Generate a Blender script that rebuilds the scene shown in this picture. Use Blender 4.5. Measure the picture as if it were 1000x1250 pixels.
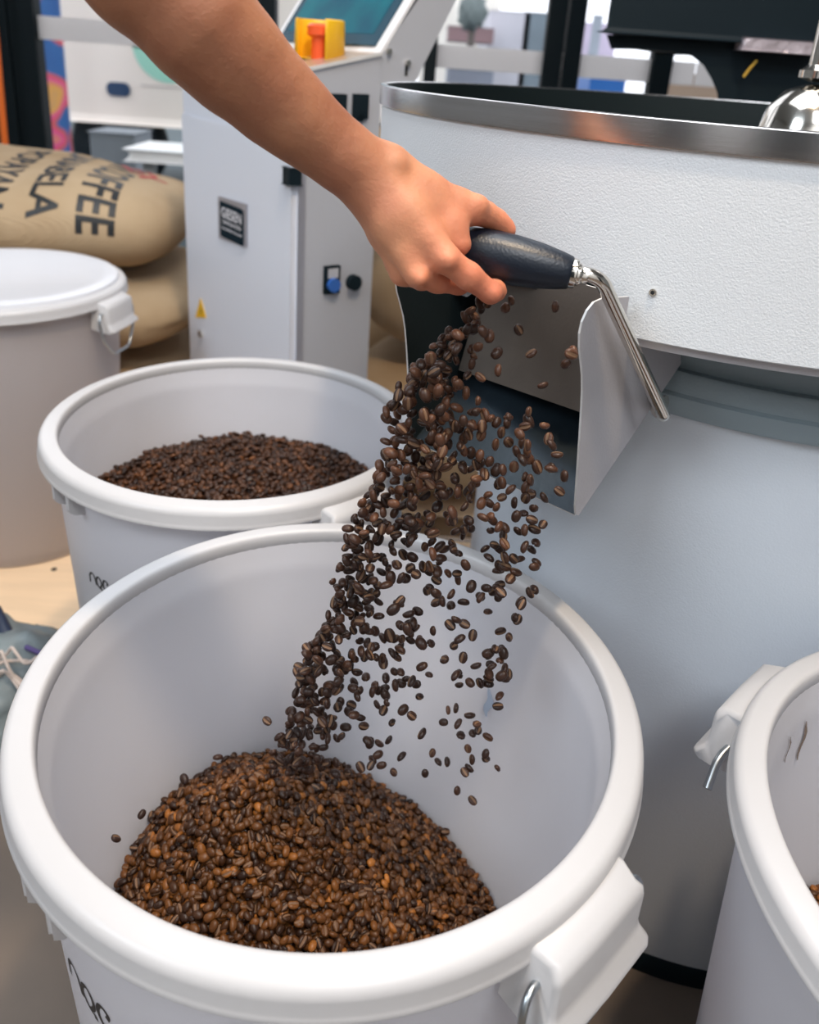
import bpy, bmesh, math, random
import numpy as np
from mathutils import Vector, Matrix
random.seed(5); np.random.seed(5)
R_ = math.radians
for o in list(bpy.data.objects): bpy.data.objects.remove(o)
SC = bpy.context.scene
COL = SC.collection

# ---------------------------------------------------------------- camera
FPX, PITCH, ROLL, PCX, PCY, Z0 = 1011.6, .3906, .0714, 500.0, 489.4, 1.03
_F = Vector((0, math.cos(PITCH), -math.sin(PITCH))); _r = Vector((1, 0, 0)); _u = _r.cross(_F)
CR = _r*math.cos(ROLL) + _u*math.sin(ROLL); CU = -_r*math.sin(ROLL) + _u*math.cos(ROLL)
cam = bpy.data.cameras.new('camera'); camo = bpy.data.objects.new('camera', cam); COL.objects.link(camo)
camo.matrix_world = Matrix(((CR.x, CU.x, -_F.x, 0), (CR.y, CU.y, -_F.y, 0), (CR.z, CU.z, -_F.z, Z0), (0, 0, 0, 1)))
cam.sensor_fit = 'HORIZONTAL'; cam.sensor_width = 36; cam.lens = 36*FPX/1000
cam.shift_y = -(625-PCY)/1000; cam.clip_start = .02; cam.clip_end = 200
cam.dof.use_dof = True; cam.dof.focus_distance = .66; cam.dof.aperture_fstop = 7.5
SC.camera = camo
SC.view_settings.view_transform = 'Standard'; SC.view_settings.look = 'None'
SC.view_settings.gamma = 1; SC.view_settings.use_curve_mapping = False
SC.view_settings.exposure = 0.02

# ---------------------------------------------------------------- sky and lamps
w = bpy.data.worlds.new('sky'); SC.world = w; w.use_nodes = True
wn = w.node_tree; wn.nodes.clear()
wo = wn.nodes.new('ShaderNodeOutputWorld'); bg = wn.nodes.new('ShaderNodeBackground')
bg.inputs[0].default_value = (.90, .93, 1.0, 1); bg.inputs[1].default_value = 2.0
wn.links.new(bg.outputs[0], wo.inputs[0])
def area(name, loc, to, size, power, col, sy=None):
    l = bpy.data.lights.new(name, 'AREA'); l.energy = power; l.color = col; l.size = size
    if sy: l.shape = 'RECTANGLE'; l.size_y = sy
    o = bpy.data.objects.new(name, l); COL.objects.link(o); o.location = loc
    o.rotation_euler = (Vector(to)-Vector(loc)).to_track_quat('-Z', 'Y').to_euler()
    return o
area('daylight_from_left', (-1.9, -.9, 2.7), (.2, .9, .55), 1.2, 46, (.80, .90, 1.0))
area('ceiling_lamp', (.25, .25, 2.8), (-.05, .62, .3), .12, 27, (1.0, .77, .52))
area('ceiling_panel', (-.15, 1.0, 3.0), (-.15, 1.0, 0), 1.7, 46, (.90, .94, 1.0))  # added fill lamp above the buckets to lift their interiors
area('ceiling_panel_front', (.5, -1.2, 3.05), (.5, -1.5, 0), .9, 48, (.95, .97, 1.0))  # added fill lamp to brighten the front wall and drum face

def at(x, y, d):
    """a point d metres deep on the sight line through pixel x, y of the photograph"""
    return Vector((0, 0, Z0)) + (_F + CR*((x-PCX)/FPX) - CU*((y-PCY)/FPX))*d
def at_z(x, y, z):
    v = at(x, y, 1)-Vector((0, 0, Z0)); return Vector((0, 0, Z0)) + v*((z-Z0)/v.z)
def at_y(x, y, Y):
    v = at(x, y, 1)-Vector((0, 0, Z0)); return Vector((0, 0, Z0)) + v*(Y/v.y)

# ---------------------------------------------------------------- materials
def mat(name, col, rough=.5, metal=0, bump=0, bscale=200, var=0, vscale=8, spec=.5, col2=None, sss=0, coat=0, emit=0, aniso=0, transl=0, detail=3, stretch=None, dist=.001):
    m = bpy.data.materials.new(name); m.use_nodes = True; nt = m.node_tree; N = nt.nodes; L = nt.links
    b = N['Principled BSDF']
    b.inputs['Base Color'].default_value = (*col, 1); b.inputs['Roughness'].default_value = rough
    b.inputs['Metallic'].default_value = metal; b.inputs['Specular IOR Level'].default_value = spec
    b.inputs['Coat Weight'].default_value = coat
    if aniso: b.inputs['Anisotropic'].default_value = aniso
    if sss:
        b.inputs['Subsurface Weight'].default_value = sss; b.inputs['Subsurface Radius'].default_value = (1, .35, .2)
        b.inputs['Subsurface Scale'].default_value = .006
    if emit: b.inputs['Emission Color'].default_value = (*col, 1); b.inputs['Emission Strength'].default_value = emit
    tc = N.new('ShaderNodeTexCoord'); src = tc.outputs['Object']
    if stretch:
        mp = N.new('ShaderNodeMapping'); mp.inputs['Scale'].default_value = stretch; L.new(src, mp.inputs[0]); src = mp.outputs[0]
    if var or col2:
        n = N.new('ShaderNodeTexNoise'); n.inputs['Scale'].default_value = vscale; n.inputs['Detail'].default_value = 5; L.new(src, n.inputs[0])
        r = N.new('ShaderNodeValToRGB'); c2 = col2 or tuple(c*(1-var) for c in col)
        r.color_ramp.elements[0].position = .35; r.color_ramp.elements[1].position = .65
        r.color_ramp.elements[0].color = (*c2, 1); r.color_ramp.elements[1].color = (*col, 1)
        L.new(n.outputs[0], r.inputs[0]); L.new(r.outputs[0], b.inputs['Base Color'])
    if bump:
        n2 = N.new('ShaderNodeTexNoise'); n2.inputs['Scale'].default_value = bscale; n2.inputs['Detail'].default_value = detail; L.new(src, n2.inputs[0])
        bu = N.new('ShaderNodeBump'); bu.inputs['Strength'].default_value = bump; bu.inputs['Distance'].default_value = dist
        L.new(n2.outputs[0], bu.inputs['Height']); L.new(bu.outputs[0], b.inputs['Normal'])
    if transl:
        t = N.new('ShaderNodeBsdfTranslucent'); t.inputs[0].default_value = (*col, 1); mx = N.new('ShaderNodeMixShader')
        mx.inputs[0].default_value = transl; out = N['Material Output']
        L.new(b.outputs[0], mx.inputs[1]); L.new(t.outputs[0], mx.inputs[2]); L.new(mx.outputs[0], out.inputs[0])
    return m
M_plastic = mat('white_plastic', (.555, .545, .55), .38, bump=.15, bscale=60, var=.04, vscale=6)
M_wall = mat('bucket_wall_plastic', (.83, .825, .86), .45, bump=.1, bscale=40, var=.04, vscale=5, transl=.38)
M_cloudy = mat('cloudy_plastic', (.80, .75, .76), .45, transl=.25)
M_cloudy.node_tree.nodes['Principled BSDF'].inputs['Alpha'].default_value = .55
M_paint = mat('white_textured_paint', (.79, .81, .83), .42, bump=.45, bscale=620, var=.02, dist=.0009, detail=1)
M_base = mat('grey_white_paint', (.68, .72, .77), .45, bump=.35, bscale=520, dist=.0008, detail=1)
M_base_shade = mat('shaded_base_paint', (.27, .33, .36), .5, bump=.3, bscale=330)  # base paint darkened to teal, shade under the drum put into the colour
M_steel = mat('brushed_steel', (.70, .68, .68), .22, 1, bump=.2, bscale=40, stretch=(1, 1, 60), dist=.0003, var=.1, vscale=3)
M_sheet = mat('sheet_steel_side', (.50, .48, .50), .5, .35, bump=.2, bscale=400, var=.08, vscale=14)
M_gate = mat('gate_steel', (.17, .145, .125), .55, .2, var=.2, vscale=12, bump=.2, bscale=300)
M_chutefloor = mat('shaded_blue_grey_steel', (.030, .046, .062), .4, .4, var=.35, vscale=14, bump=.2, bscale=200)  # blue-grey steel with the chute's inner shade put into its dark tone
M_shadepanel = mat('shaded_sheet_steel', (.012, .020, .022), .5, .3, bump=.2, bscale=200)  # near-black copy of the sheet steel, shade inside the chute painted in
M_edge = mat('cut_metal_edge', (.80, .78, .76), .4, .3)
M_chrome = mat('chrome', (.72, .68, .62), .14, 1, bump=.1, bscale=80)
M_wire = mat('zinc_wire', (.45, .48, .50), .3, 1)
M_black = mat('black_rubber_grip', (.005, .010, .020), .38, bump=.3, bscale=500, detail=0, dist=.0005)
M_dark = mat('black_powder_coat', (.002, .009, .014), .6, spec=.25, bump=.1, bscale=200)
M_frame = mat('black_window_frame', (.002, .007, .010), .6, spec=.2)
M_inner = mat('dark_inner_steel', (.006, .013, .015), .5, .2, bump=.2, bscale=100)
M_skin = None
M_ink = mat('black_ink', (.012, .014, .016), .5)
M_redink = mat('red_ink', (.50, .05, .05), .7)
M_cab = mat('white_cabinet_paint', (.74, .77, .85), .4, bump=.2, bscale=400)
M_cabshade = mat('cabinet_shade_grey', (.47, .48, .52), .38, .1, bump=.2, bscale=400)  # grey carries the shade of faces turned from the window
M_yellow = mat('yellow_plastic', (.85, .48, .01), .4)
M_orange = mat('orange_red_plastic', (.80, .10, .02), .4)
M_blue = mat('blue_plastic', (.03, .12, .42), .35)
M_screen = mat('screen_glass', (.002, .045, .075), .25, emit=.8, col2=(.002, .11, .13), vscale=9, spec=.2)
M_silver = mat('silver_plate', (.42, .42, .47), .4, .6)
M_ply = mat('plywood', (.86, .62, .40), .55, var=.10, vscale=5, stretch=(1, 9, 1), bump=.15, bscale=40)
M_conc = mat('brown_concrete', (.185, .14, .108), .7, col2=(.125, .10, .082), vscale=3, bump=.3, bscale=60)
M_grayplastic = mat('grey_plastic_bag', (.22, .26, .27), .45, var=.3, vscale=14, bump=.5, bscale=30, dist=.004)
M_string = mat('pale_string', (.62, .52, .46), .8)
M_purple = mat('purple_string', (.10, .07, .20), .6)

def burlap():
    m = mat('burlap', (.54, .40, .25), .9, col2=(.42, .285, .16), vscale=4, bump=0)
    nt = m.node_tree; N = nt.nodes; L = nt.links; b = N['Principled BSDF']
    tc = N.new('ShaderNodeTexCoord'); hs = []
    for ax in ('X', 'Y'):
        wv = N.new('ShaderNodeTexWave'); wv.bands_direction = ax; wv.inputs['Scale'].default_value = 110; wv.inputs['Distortion'].default_value = 1.5
        L.new(tc.outputs['Object'], wv.inputs[0]); hs.append(wv)
    a = N.new('ShaderNodeMath'); a.operation = 'ADD'; L.new(hs[0].outputs['Fac'], a.inputs[0]); L.new(hs[1].outputs['Fac'], a.inputs[1])
    bu = N.new('ShaderNodeBump'); bu.inputs['Strength'].default_value = .5; bu.inputs['Distance'].default_value = .002
    L.new(a.outputs[0], bu.inputs['Height']); L.new(bu.outputs[0], b.inputs['Normal'])
    return m
M_burlap = burlap()

def bean_mat(name, lo, hi, rnd):
    m = bpy.data.materials.new(name); m.use_nodes = True; N = m.node_tree.nodes; L = m.node_tree.links
    b = N['Principled BSDF']; b.inputs['Roughness'].default_value = .38; b.inputs['Specular IOR Level'].default_value = .35
    r = N.new('ShaderNodeValToRGB'); e = r.color_ramp.elements
    e[0].color = (*lo, 1); e[1].color = (*hi, 1); e[0].position = 0; e[1].position = 1
    x = e.new(.55); x.color = (*[l*.65+h*.35 for l, h in zip(lo, hi)], 1)
    if rnd: s = N.new('ShaderNodeObjectInfo').outputs['Random']
    else:
        a = N.new('ShaderNodeAttribute'); a.attribute_name = 'tone'; s = a.outputs['Fac']
    L.new(s, r.inputs[0]); L.new(r.outputs[0], b.inputs['Base Color'])
    tc = N.new('ShaderNodeTexCoord'); n = N.new('ShaderNodeTexNoise'); n.inputs['Scale'].default_value = 500; L.new(tc.outputs['Object'], n.inputs[0])
    bu = N.new('ShaderNodeBump'); bu.inputs['Strength'].default_value = .35; bu.inputs['Distance'].default_value = .0006
    L.new(n.outputs[0], bu.inputs['Height']); L.new(bu.outputs[0], b.inputs['Normal'])
    return m
M_bean1 = bean_mat('roasted_bean', (.030, .014, .009), (.125, .052, .027), True)
M_bean2 = bean_mat('roasted_bean_bulk', (.026, .012, .008), (.115, .048, .025), False)
M_bean3 = bean_mat('roasted_bean_heap_lit', (.020, .008, .004), (.52, .185, .034), False)  # random bean tones, orange end raised to carry the warm lamp highlights
M_bean4 = bean_mat('roasted_bean_rear', (.022, .009, .005), (.24, .085, .024), False)
M_crease = mat('bean_crease', (.20, .11, .06), .7)

# ---------------------------------------------------------------- helpers
def link(name, me, m=None, parent=None, smooth=True, angle=None):
    o = bpy.data.objects.new(name, me); COL.objects.link(o)
    if m:
        for x in (m if isinstance(m, (list, tuple)) else [m]): me.materials.append(x)
    if smooth and len(me.polygons): me.polygons.foreach_set('use_smooth', [True]*len(me.polygons))
    if angle is not None: 
        try: me.set_sharp_from_angle(angle=R_(angle))
        except Exception: pass
    if parent: o.parent = parent
    return o
def mesh(name, v, f, m=None, parent=None, smooth=False, angle=None):
    me = bpy.data.meshes.new(name); me.from_pydata([tuple(p) for p in v], [], f); me.update()
    return link(name, me, m, parent, smooth, angle)
def fromb(name, bm, m=None, parent=None, smooth=False, angle=None):
    bmesh.ops.recalc_face_normals(bm, faces=bm.faces)
    me = bpy.data.meshes.new(name); bm.to_mesh(me); bm.free(); return link(name, me, m, parent, smooth, angle)
def thing(name, label, cat, loc=(0, 0, 0), group=None, rz=0):
    o = bpy.data.objects.new(name, None); COL.objects.link(o); o.location = loc; o.rotation_euler.z = rz; o.empty_display_size = .05
    return tag(o, label, cat, group)
def tag(o, label, cat, group=None, kind=None):
    o['label'] = label; o['category'] = cat
    if group: o['group'] = group
    if kind: o['kind'] = kind
    return o
def struct(o, label=None, cat=None):
    o['kind'] = 'structure'
    if label: o['label'] = label
    o['category'] = cat or o.name.split('_')[0].split('.')[0]
    return o
def lathe(name, prof, m, parent=None, seg=96, a0=0, a1=360, smooth=True, angle=40, closed=False):
    full = abs(a1-a0) >= 360; n = seg if full else seg+1; v = []; f = []
    for i in range(n):
        a = R_(a0+(a1-a0)*i/seg); c, s = math.cos(a), math.sin(a)
        for r, z in prof: v.append((r*c, r*s, z))
    k = len(prof); kk = k if closed else k-1
    for i in range(seg):
        j = (i+1) % n
        for t in range(kk):
            u = (t+1) % k; f.append((i*k+t, j*k+t, j*k+u, i*k+u))
    bm = bmesh.new(); me = bpy.data.meshes.new('t'); me.from_pydata(v, [], f); bm.from_mesh(me); bpy.data.meshes.remove(me)
    bmesh.ops.remove_doubles(bm, verts=bm.verts, dist=1e-6)
    return fromb(name, bm, m, parent, smooth, angle)
def tube(name, pts, r, m, parent=None, seg=12, bend=0, sub=6, closed=False):
    P = [Vector(p) for p in pts]
    if bend and len(P) > 2:
        Q = [P[0]]
        for i in range(1, len(P)-1):
            a, b, c = P[i-1], P[i], P[i+1]; d = min(bend, (b-a).length*.49, (c-b).length*.49)
            s = b+(a-b).normalized()*d; e = b+(c-b).normalized()*d
            for k in range(sub+1): t = k/sub; Q.append(s*(1-t)**2+b*2*t*(1-t)+e*t*t)
        Q.append(P[-1]); P = Q
    rr = r if isinstance(r, (list, tuple)) else [r]*len(P)
    v = []; f = []; up = Vector((.31, .2, .93)); n = None
    for i, p in enumerate(P):
        t = (P[min(i+1, len(P)-1)]-P[max(i-1, 0)]).normalized()
        n = (up-t*up.dot(t)).normalized() if n is None else (n-t*n.dot(t)).normalized()
        b = t.cross(n)
        for k in range(seg): a = 2*math.pi*k/seg; v.append(p+(n*math.cos(a)+b*math.sin(a))*rr[i])
    for i in range(len(P)-1):
        for k in range(seg): f.append((i*seg+k, i*seg+(k+1) % seg, (i+1)*seg+(k+1) % seg, (i+1)*seg+k))
    f.append(tuple(range(seg))[::-1]); f.append(tuple((len(P)-1)*seg+k for k in range(seg)))
    return mesh(name, v, f, m, parent, True, 50)
def slab(name, poly, nrm, th, m, parent=None, bev=0, edge=None):
    """polygon of 3D points given thickness th along nrm"""
    nrm = Vector(nrm).normalized(); n = len(poly); v = [Vector(p) for p in poly]+[Vector(p)+nrm*th for p in poly]
    f = [tuple(range(n)), tuple(range(2*n-1, n-1, -1))]+[(i, (i+1) % n, (i+1) % n+n, i+n) for i in range(n)]
    o = mesh(name, v, f, m, parent)
    if edge: 
        o.data.materials.append(edge)
        for i in range(2, 2+n): o.data.polygons[i].material_index = 1
    if bev:
        b = o.modifiers.new('b', 'BEVEL'); b.width = bev; b.segments = 2; b.limit_method = 'ANGLE'
    return o
def box(name, lo, hi, m, parent=None, bev=0, X=None, Y=None, O=None):
    """box between lo and hi, optionally in a frame O + X*x + Y*y + up*z"""
    X = Vector(X or (1, 0, 0)); Y = Vector(Y or (0, 1, 0)); O = Vector(O or (0, 0, 0)); Z = Vector((0, 0, 1))
    P = lambda x, y, z: O+X*x+Y*y+Z*z
    poly = [P(lo[0], lo[1], lo[2]), P(hi[0], lo[1], lo[2]), P(hi[0], hi[1], lo[2]), P(lo[0], hi[1], lo[2])]
    return slab(name, poly, (0, 0, 1), hi[2]-lo[2], m, parent, bev)
def disc(name, c, nrm, r, th, m, parent=None, seg=24, bev=0):
    c = Vector(c); nrm = Vector(nrm).normalized(); a = nrm.orthogonal().normalized(); b = nrm.cross(a)
    o = slab(name, [c+(a*math.cos(2*math.pi*i/seg)+b*math.sin(2*math.pi*i/seg))*r for i in range(seg)], nrm, th, m, parent, bev)
    return o

def text_mesh(s, size, extrude=0, tall=1.0, cell=None):
    """lettering as a flat mesh in XY, centred"""
    cu = bpy.data.curves.new('t', 'FONT'); cu.body = s; cu.size = size; cu.extrude = extrude; cu.align_x = 'CENTER'; cu.align_y = 'CENTER'
    cu.resolution_u = 3; cu.offset = size*.02
    o = bpy.data.objects.new('t', cu); COL.objects.link(o); dg = bpy.context.evaluated_depsgraph_get(); dg.update()
    me = bpy.data.meshes.new_from_object(o.evaluated_get(dg)); bpy.data.objects.remove(o)
    bm = bmesh.new(); bm.from_mesh(me); bpy.data.meshes.remove(me)
    for v in bm.verts: v.co.y *= tall
    bmesh.ops.triangulate(bm, faces=bm.faces)
    if cell:
        for _ in range(4):
            es = [e for e in bm.edges if e.calc_length() > cell]
            if not es: break
            bmesh.ops.subdivide_edges(bm, edges=es, cuts=1); bmesh.ops.triangulate(bm, faces=bm.faces)
    return bm

# ---------------------------------------------------------------- floor, window wall, outside
fl = mesh('floor', [(-3.6, -2.2, 0), (3.6, -2.2, 0), (3.6, 3.3, 0), (-3.6, 3.3, 0), (-3.6, -2.2, -.1), (3.6, -2.2, -.1), (3.6, 3.3, -.1), (-3.6, 3.3, -.1)],
          [(0, 1, 2, 3), (7, 6, 5, 4), (0, 4, 5, 1), (1, 5, 6, 2), (2, 6, 7, 3), (3, 7, 4, 0)], M_conc); struct(fl, 'brown concrete floor', 'floor')
def ply(x0, y0, x1, y1):
    return slab('plywood_sheet', [(x0, y0, 0), (x1, y0, 0), (x1, y1, 0), (x0, y1, 0)], (0, 0, 1), .008, M_ply)
p1 = ply(-1.75, 1.06, .42, 1.695); tag(p1, 'pale plywood sheet on the floor under the two back buckets', 'board')
p2 = ply(-1.75, 1.70, .9, 2.6); tag(p2, 'pale plywood sheet behind the metal strip, under the sacks and cabinet', 'board')
kn = disc('nail_head', at_z(66, 695, .0082), (0, 0, 1), .006, .0006, M_dark, p1, 10)
st = slab('metal_strip', [(-.28, 1.655, .008), (.3, 1.655, .008), (.3, 1.735, .008), (-.28, 1.735, .008)], (0, 0, 1), .012, M_steel, None, .004)
tag(st, 'metal threshold strip across the plywood floor beside the white machine', 'strip')

YW = 3.2
M_room = mat('grey_wall_paint', (.33, .35, .36), .8, var=.05)
def quad(name, a, b, label, cat): struct(box(name, a, b, M_room), label, cat)
quad('ceiling', (-3.5, -2.1, 3.1), (3.5, 3.3, 3.2), 'grey ceiling', 'ceiling')
quad('wall_left', (-3.6, -2.1, 0), (-3.5, 3.3, 3.1), 'grey wall', 'wall')
quad('wall_right', (3.5, -2.1, 0), (3.6, 3.3, 3.1), 'grey wall', 'wall')
wf = box('wall_front', (-3.5, -2.2, 0), (3.5, -2.1, 3.1), mat('white_wall_paint', (.75, .75, .74), .8)); struct(wf, 'white wall', 'wall')
for k, (a, b) in enumerate(((-2.6, -1.7), (-.9, .1), (1.6, 2.6))): struct(box('door_%d' % (k+1), (a, -2.1, 0), (b, -2.06, 2.2), M_dark, None, .005), 'dark panel added for reflections', 'door')  # unseen dark panels added to vary the reflection in the steel rim
wl = thing('window_wall', 'black framed glass wall', 'window'); wl['kind'] = 'structure'
wl.name = 'window_1'
box('window_sill', (-3.5, YW-.05, 0), (3.5, YW+.05, .22), M_frame, wl, .004)
def post(px0, px1, y, dep=.07):
    a = at_y(px0, y, YW).x; b = at_y(px1, y, YW).x
    return box('mullion', (a, YW-dep/2, .22), (b, YW+dep/2, 3.1), M_frame, wl, .004)
for a, b in ((-40, 17), (19, 50), (308, 338), (519, 534), (664, 686), (689, 709), (797, 822), (1150, 1190)): post(a, b, 60)
xs = [-3.5, -1.5, -.62, -.03, .46, .93, 3.5]
M_glass = bpy.data.materials.new('window_glass'); M_glass.use_nodes = True
N = M_glass.node_tree.nodes; L = M_glass.node_tree.links; N.remove(N['Principled BSDF'])
t = N.new('ShaderNodeBsdfTransparent'); g = N.new('ShaderNodeBsdfGlossy'); g.inputs['Roughness'].default_value = .02; fz = N.new('ShaderNodeFresnel'); fz.inputs[0].default_value = 1.2
mx = N.new('ShaderNodeMixShader'); L.new(fz.outputs[0], mx.inputs[0]); L.new(t.outputs[0], mx.inputs[1]); L.new(g.outputs[0], mx.inputs[2]); L.new(mx.outputs[0], N['Material Output'].inputs[0])
M_film = mat('frosted_film', (.80, .78, .77), .6, transl=.92)
for i in range(6):
    box('pane', (xs[i], YW-.003, .22), (xs[i+1], YW+.003, 3.1), M_glass, wl)
    if i < 6: box('frosted_band', (xs[i]+.002, YW-.006, Z0-.022), (xs[i+1]-.002, YW-.004, Z0+.055), M_film, wl)
# orange cable by the post
tag(tube('orange_cable', [(at_y(-1, 60, 3.05).x, 3.05, 1.3), (at_y(8, 205, 3.05).x, 3.05, .5)], .012, mat('orange_rubber', (.85, .17, .02), .5)), 'orange cable hanging down beside the black door post', 'cable')

gr = mesh('ground', [(-30, 3.3, -.02), (30, 3.3, -.02), (30, 40, -.02), (-30, 40, -.02)], [(0, 1, 2, 3)], mat('street_asphalt', (.07, .10, .11), .8, var=.4, vscale=1)); struct(gr, 'dark street outside the windows', 'ground')
# white van outside at left
YV = 6.0
def vq(px, py, Y=YV): q = at_y(px, py, Y); return q.x, q.z
vx0, vz0 = vq(77, 146); vx1 = vq(236, 140)[0]
van = thing('delivery_van', 'white van parked outside the left window with a mint green logo', 'van', ((vx0+vx1)/2, YV, 0))
M_van = mat('van_paint', (.88, .82, .74), .4)
def child_at(o, p):  # keep world placing although parented to a moved empty
    o.parent = p; o.matrix_parent_inverse = Matrix.Translation(-Vector(p.location)); return o
child_at(box('van_body', (vx0, YV, vz0), (vx1+1.3, YV+1.7, vz0+1.9), M_van, None, .05), van)
hx, hz = vq(145, 109)
pill = [(hx+.035*sx+math.cos(a)*.030, YV-.002, hz+math.sin(a)*.030) for sx, a0 in ((1, -90), (-1, 90)) for a in [R_(a0+k*30) for k in range(7)]]
pill = [(hx+(x-hx)*1.0, y, z) for x, y, z in pill]
child_at(slab('handle_recess', [( hx+(p[0]-hx)*1.25, p[1], hz+(p[2]-hz)*1.5) for p in pill], (0, -1, 0), .012, mat('dark_blue_plastic', (.01, .05, .12), .4)), van)
lx, lz = vq(205, 55)
child_at(disc('logo_disc', (lx, YV, lz), (0, -1, 0), .24, .004, mat('mint_print', (.36, .72, .58), .5), None, 36), van)
child_at(box('door_seam', (vq(172, 104)[0], YV-.004, vq(172, 104)[1]-.004), (vq(226, 104)[0], YV, vq(172, 104)[1]+.004), mat('seam_grey', (.5, .47, .45), .6), None), van)
child_at(box('logo_lettering', (vq(160, 38)[0], YV-.004, vq(160, 58)[1]), (vq(178, 38)[0], YV, vq(160, 44)[1]), mat('pale_mint', (.55, .74, .66), .5), None), van)
for k in (0, 1):
    w0 = lathe('wheel', [(.0, -.1), (.30, -.1), (.33, -.06), (.33, .06), (.30, .1), (.0, .1)], M_dark, None, 32); w0.rotation_euler = (R_(90), 0, 0); w0.location = (vx0+.35+k*2.0, YV+.12, .33); child_at(w0, van)
# poster column between post and van
M_post = mat('colourful_print', (.75, .10, .12), .5)
def printmat():
    m = bpy.data.materials.new('poster_print'); m.use_nodes = True; N = m.node_tree.nodes; L = m.node_tree.links; b = N['Principled BSDF']
    tc = N.new('ShaderNodeTexCoord'); n = N.new('ShaderNodeTexNoise'); n.inputs['Scale'].default_value = 4.5; n.inputs['Detail'].default_value = 1
    r = N.new('ShaderNodeValToRGB'); r.color_ramp.interpolation = 'LINEAR'
    cols = [(0, (.02, .08, .30)), (.50, (.03, .14, .40)), (.56, (.75, .12, .10)), (.62, (.80, .08, .30)), (.70, (.80, .40, .08)), (1, (.05, .2, .5))]
    r.color_ramp.elements[0].color = (*cols[0][1], 1); r.color_ramp.elements[1].color = (*cols[-1][1], 1)
    for p, c in cols[1:-1]: e = r.color_ramp.elements.new(p); e.color = (*c, 1)
    L.new(tc.outputs['Object'], n.inputs[0]); L.new(n.outputs[0], r.inputs[0]); L.new(r.outputs[0], b.inputs['Base Color']); return m
px0 = at_y(40, 60, 5.4); px1 = at_y(74, 60, 5.4)
tag(box('advertising_panel', (px0.x, 5.4, .1), (px1.x, 5.46, 1.9), printmat(), None, .01), 'tall colourful advertising panel outside, left of the van', 'sign')
M_far = lambda n, c: mat(n, c, .7, var=.15, vscale=2)
def blk(name, label, cat, p0, p1, Y, m, th=.5, bottom=None):
    a = at_y(p0[0], p0[1], Y); b = at_y(p1[0], p1[1], Y); lo = min(a.z, b.z); hi = max(a.z, b.z)
    if bottom is not None: lo = bottom
    return tag(box(name, (min(a.x, b.x), Y, lo), (max(a.x, b.x), Y+th, hi), m, None, .01), label, cat)
# low things outside at left
blk('street_crate', 'grey crate standing on the street under the van', 'crate', (108, 160), (165, 185), 4.6, M_far('crate_grey', (.24, .27, .30)), .3, -.02)
bb = thing('white_bench', 'white bench outside behind the coffee sacks', 'bench', (at_y(195, 190, 3.9).x, 3.9, 0))
a = at_y(160, 180, 3.9); b = at_y(232, 200, 3.9)
child_at(box('seat', (a.x, 3.85, b.z), (b.x+.3, 4.2, a.z), mat('bench_white', (.92, .93, .93), .4), None, .02), bb)
child_at(box('backrest', (at_y(213, 180, 3.9).x, 4.15, a.z), (b.x+.3, 4.22, a.z+.07), mat('bench_white', (.92, .93, .93), .4), None, .01), bb)
for xx in (a.x+.05, b.x+.2): child_at(box('leg', (xx, 3.9, -.02), (xx+.05, 3.95, b.z), M_far('bench_leg', (.5, .5, .5)), None), bb)
# buildings across the street
Y1 = 12.0
blk('far_building', 'pale building across the street with grey pillars', 'building', (600, 12), (640, 100), Y1, M_far('pale_render', (.60, .60, .66)), 3, 0)
blk('shop_front', 'dark grey shop front across the street', 'building', (641, 14), (668, 100), Y1, M_far('slate_render', (.19, .24, .28)), 3, 0)
blk('dark_awning', 'brownish red awning across the street', 'awning', (548, 31), (602, 53), Y1-1.1, M_far('awning_maroon', (.27, .17, .18)), 1.12)
blk('cream_facade', 'cream facade rising above the awning', 'building', (520, -60), (606, 60), Y1+3.4, M_far('cream_render', (.92, .88, .80)), 3, 0)
blk('grey_car', 'grey car parked behind the window band', 'car', (548, 82), (602, 100), 8, M_far('car_grey', (.26, .29, .36)), 1.6, 0)
blk('lilac_facade', 'lilac tinted facade between the posts', 'building', (700, 26), (745, 100), Y1, M_far('lilac_render', (.66, .58, .74)), 3, 0)
blk('street_lamp', 'grey street lamp column far outside', 'lamp post', (726, 18), (731, 62), 10, M_far('lamp_grey', (.40, .45, .52)), .08, 0)
blk('blue_barrel', 'blue plastic barrel outside the right window', 'barrel', (722, 87), (764, 104), 6, mat('barrel_blue', (.03, .17, .55), .4), .5, 0)
blk('beige_crate', 'beige crate outside under the roaster arch', 'crate', (818, 88), (884, 112), 5, M_far('beige_board', (.62, .45, .33)), .5, 0)
tree = thing('street_tree', 'blurred dark tree against the sky', 'tree', (at_y(578, 20, 10).x, 10, 0))
tcn = at_y(578, 15, 10)
for nm, mm, rr in (('crown', M_far('leaf_grey', (.16, .20, .20)), .16),):
    bm = bmesh.new(); bmesh.ops.create_icosphere(bm, subdivisions=3, radius=rr)
    for v in bm.verts: v.co *= 1+.25*math.sin(v.co.x*60)*math.cos(v.co.z*50); v.co.z *= 1.2
    o = fromb(nm, bm, mm, None, True); o.location = tcn; child_at(o, tree)
child_at(tube('trunk', [(tcn.x, 10, 0), (tcn.x, 10, tcn.z)], .04, M_far('bark', (.12, .10, .09))), tree)

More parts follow.
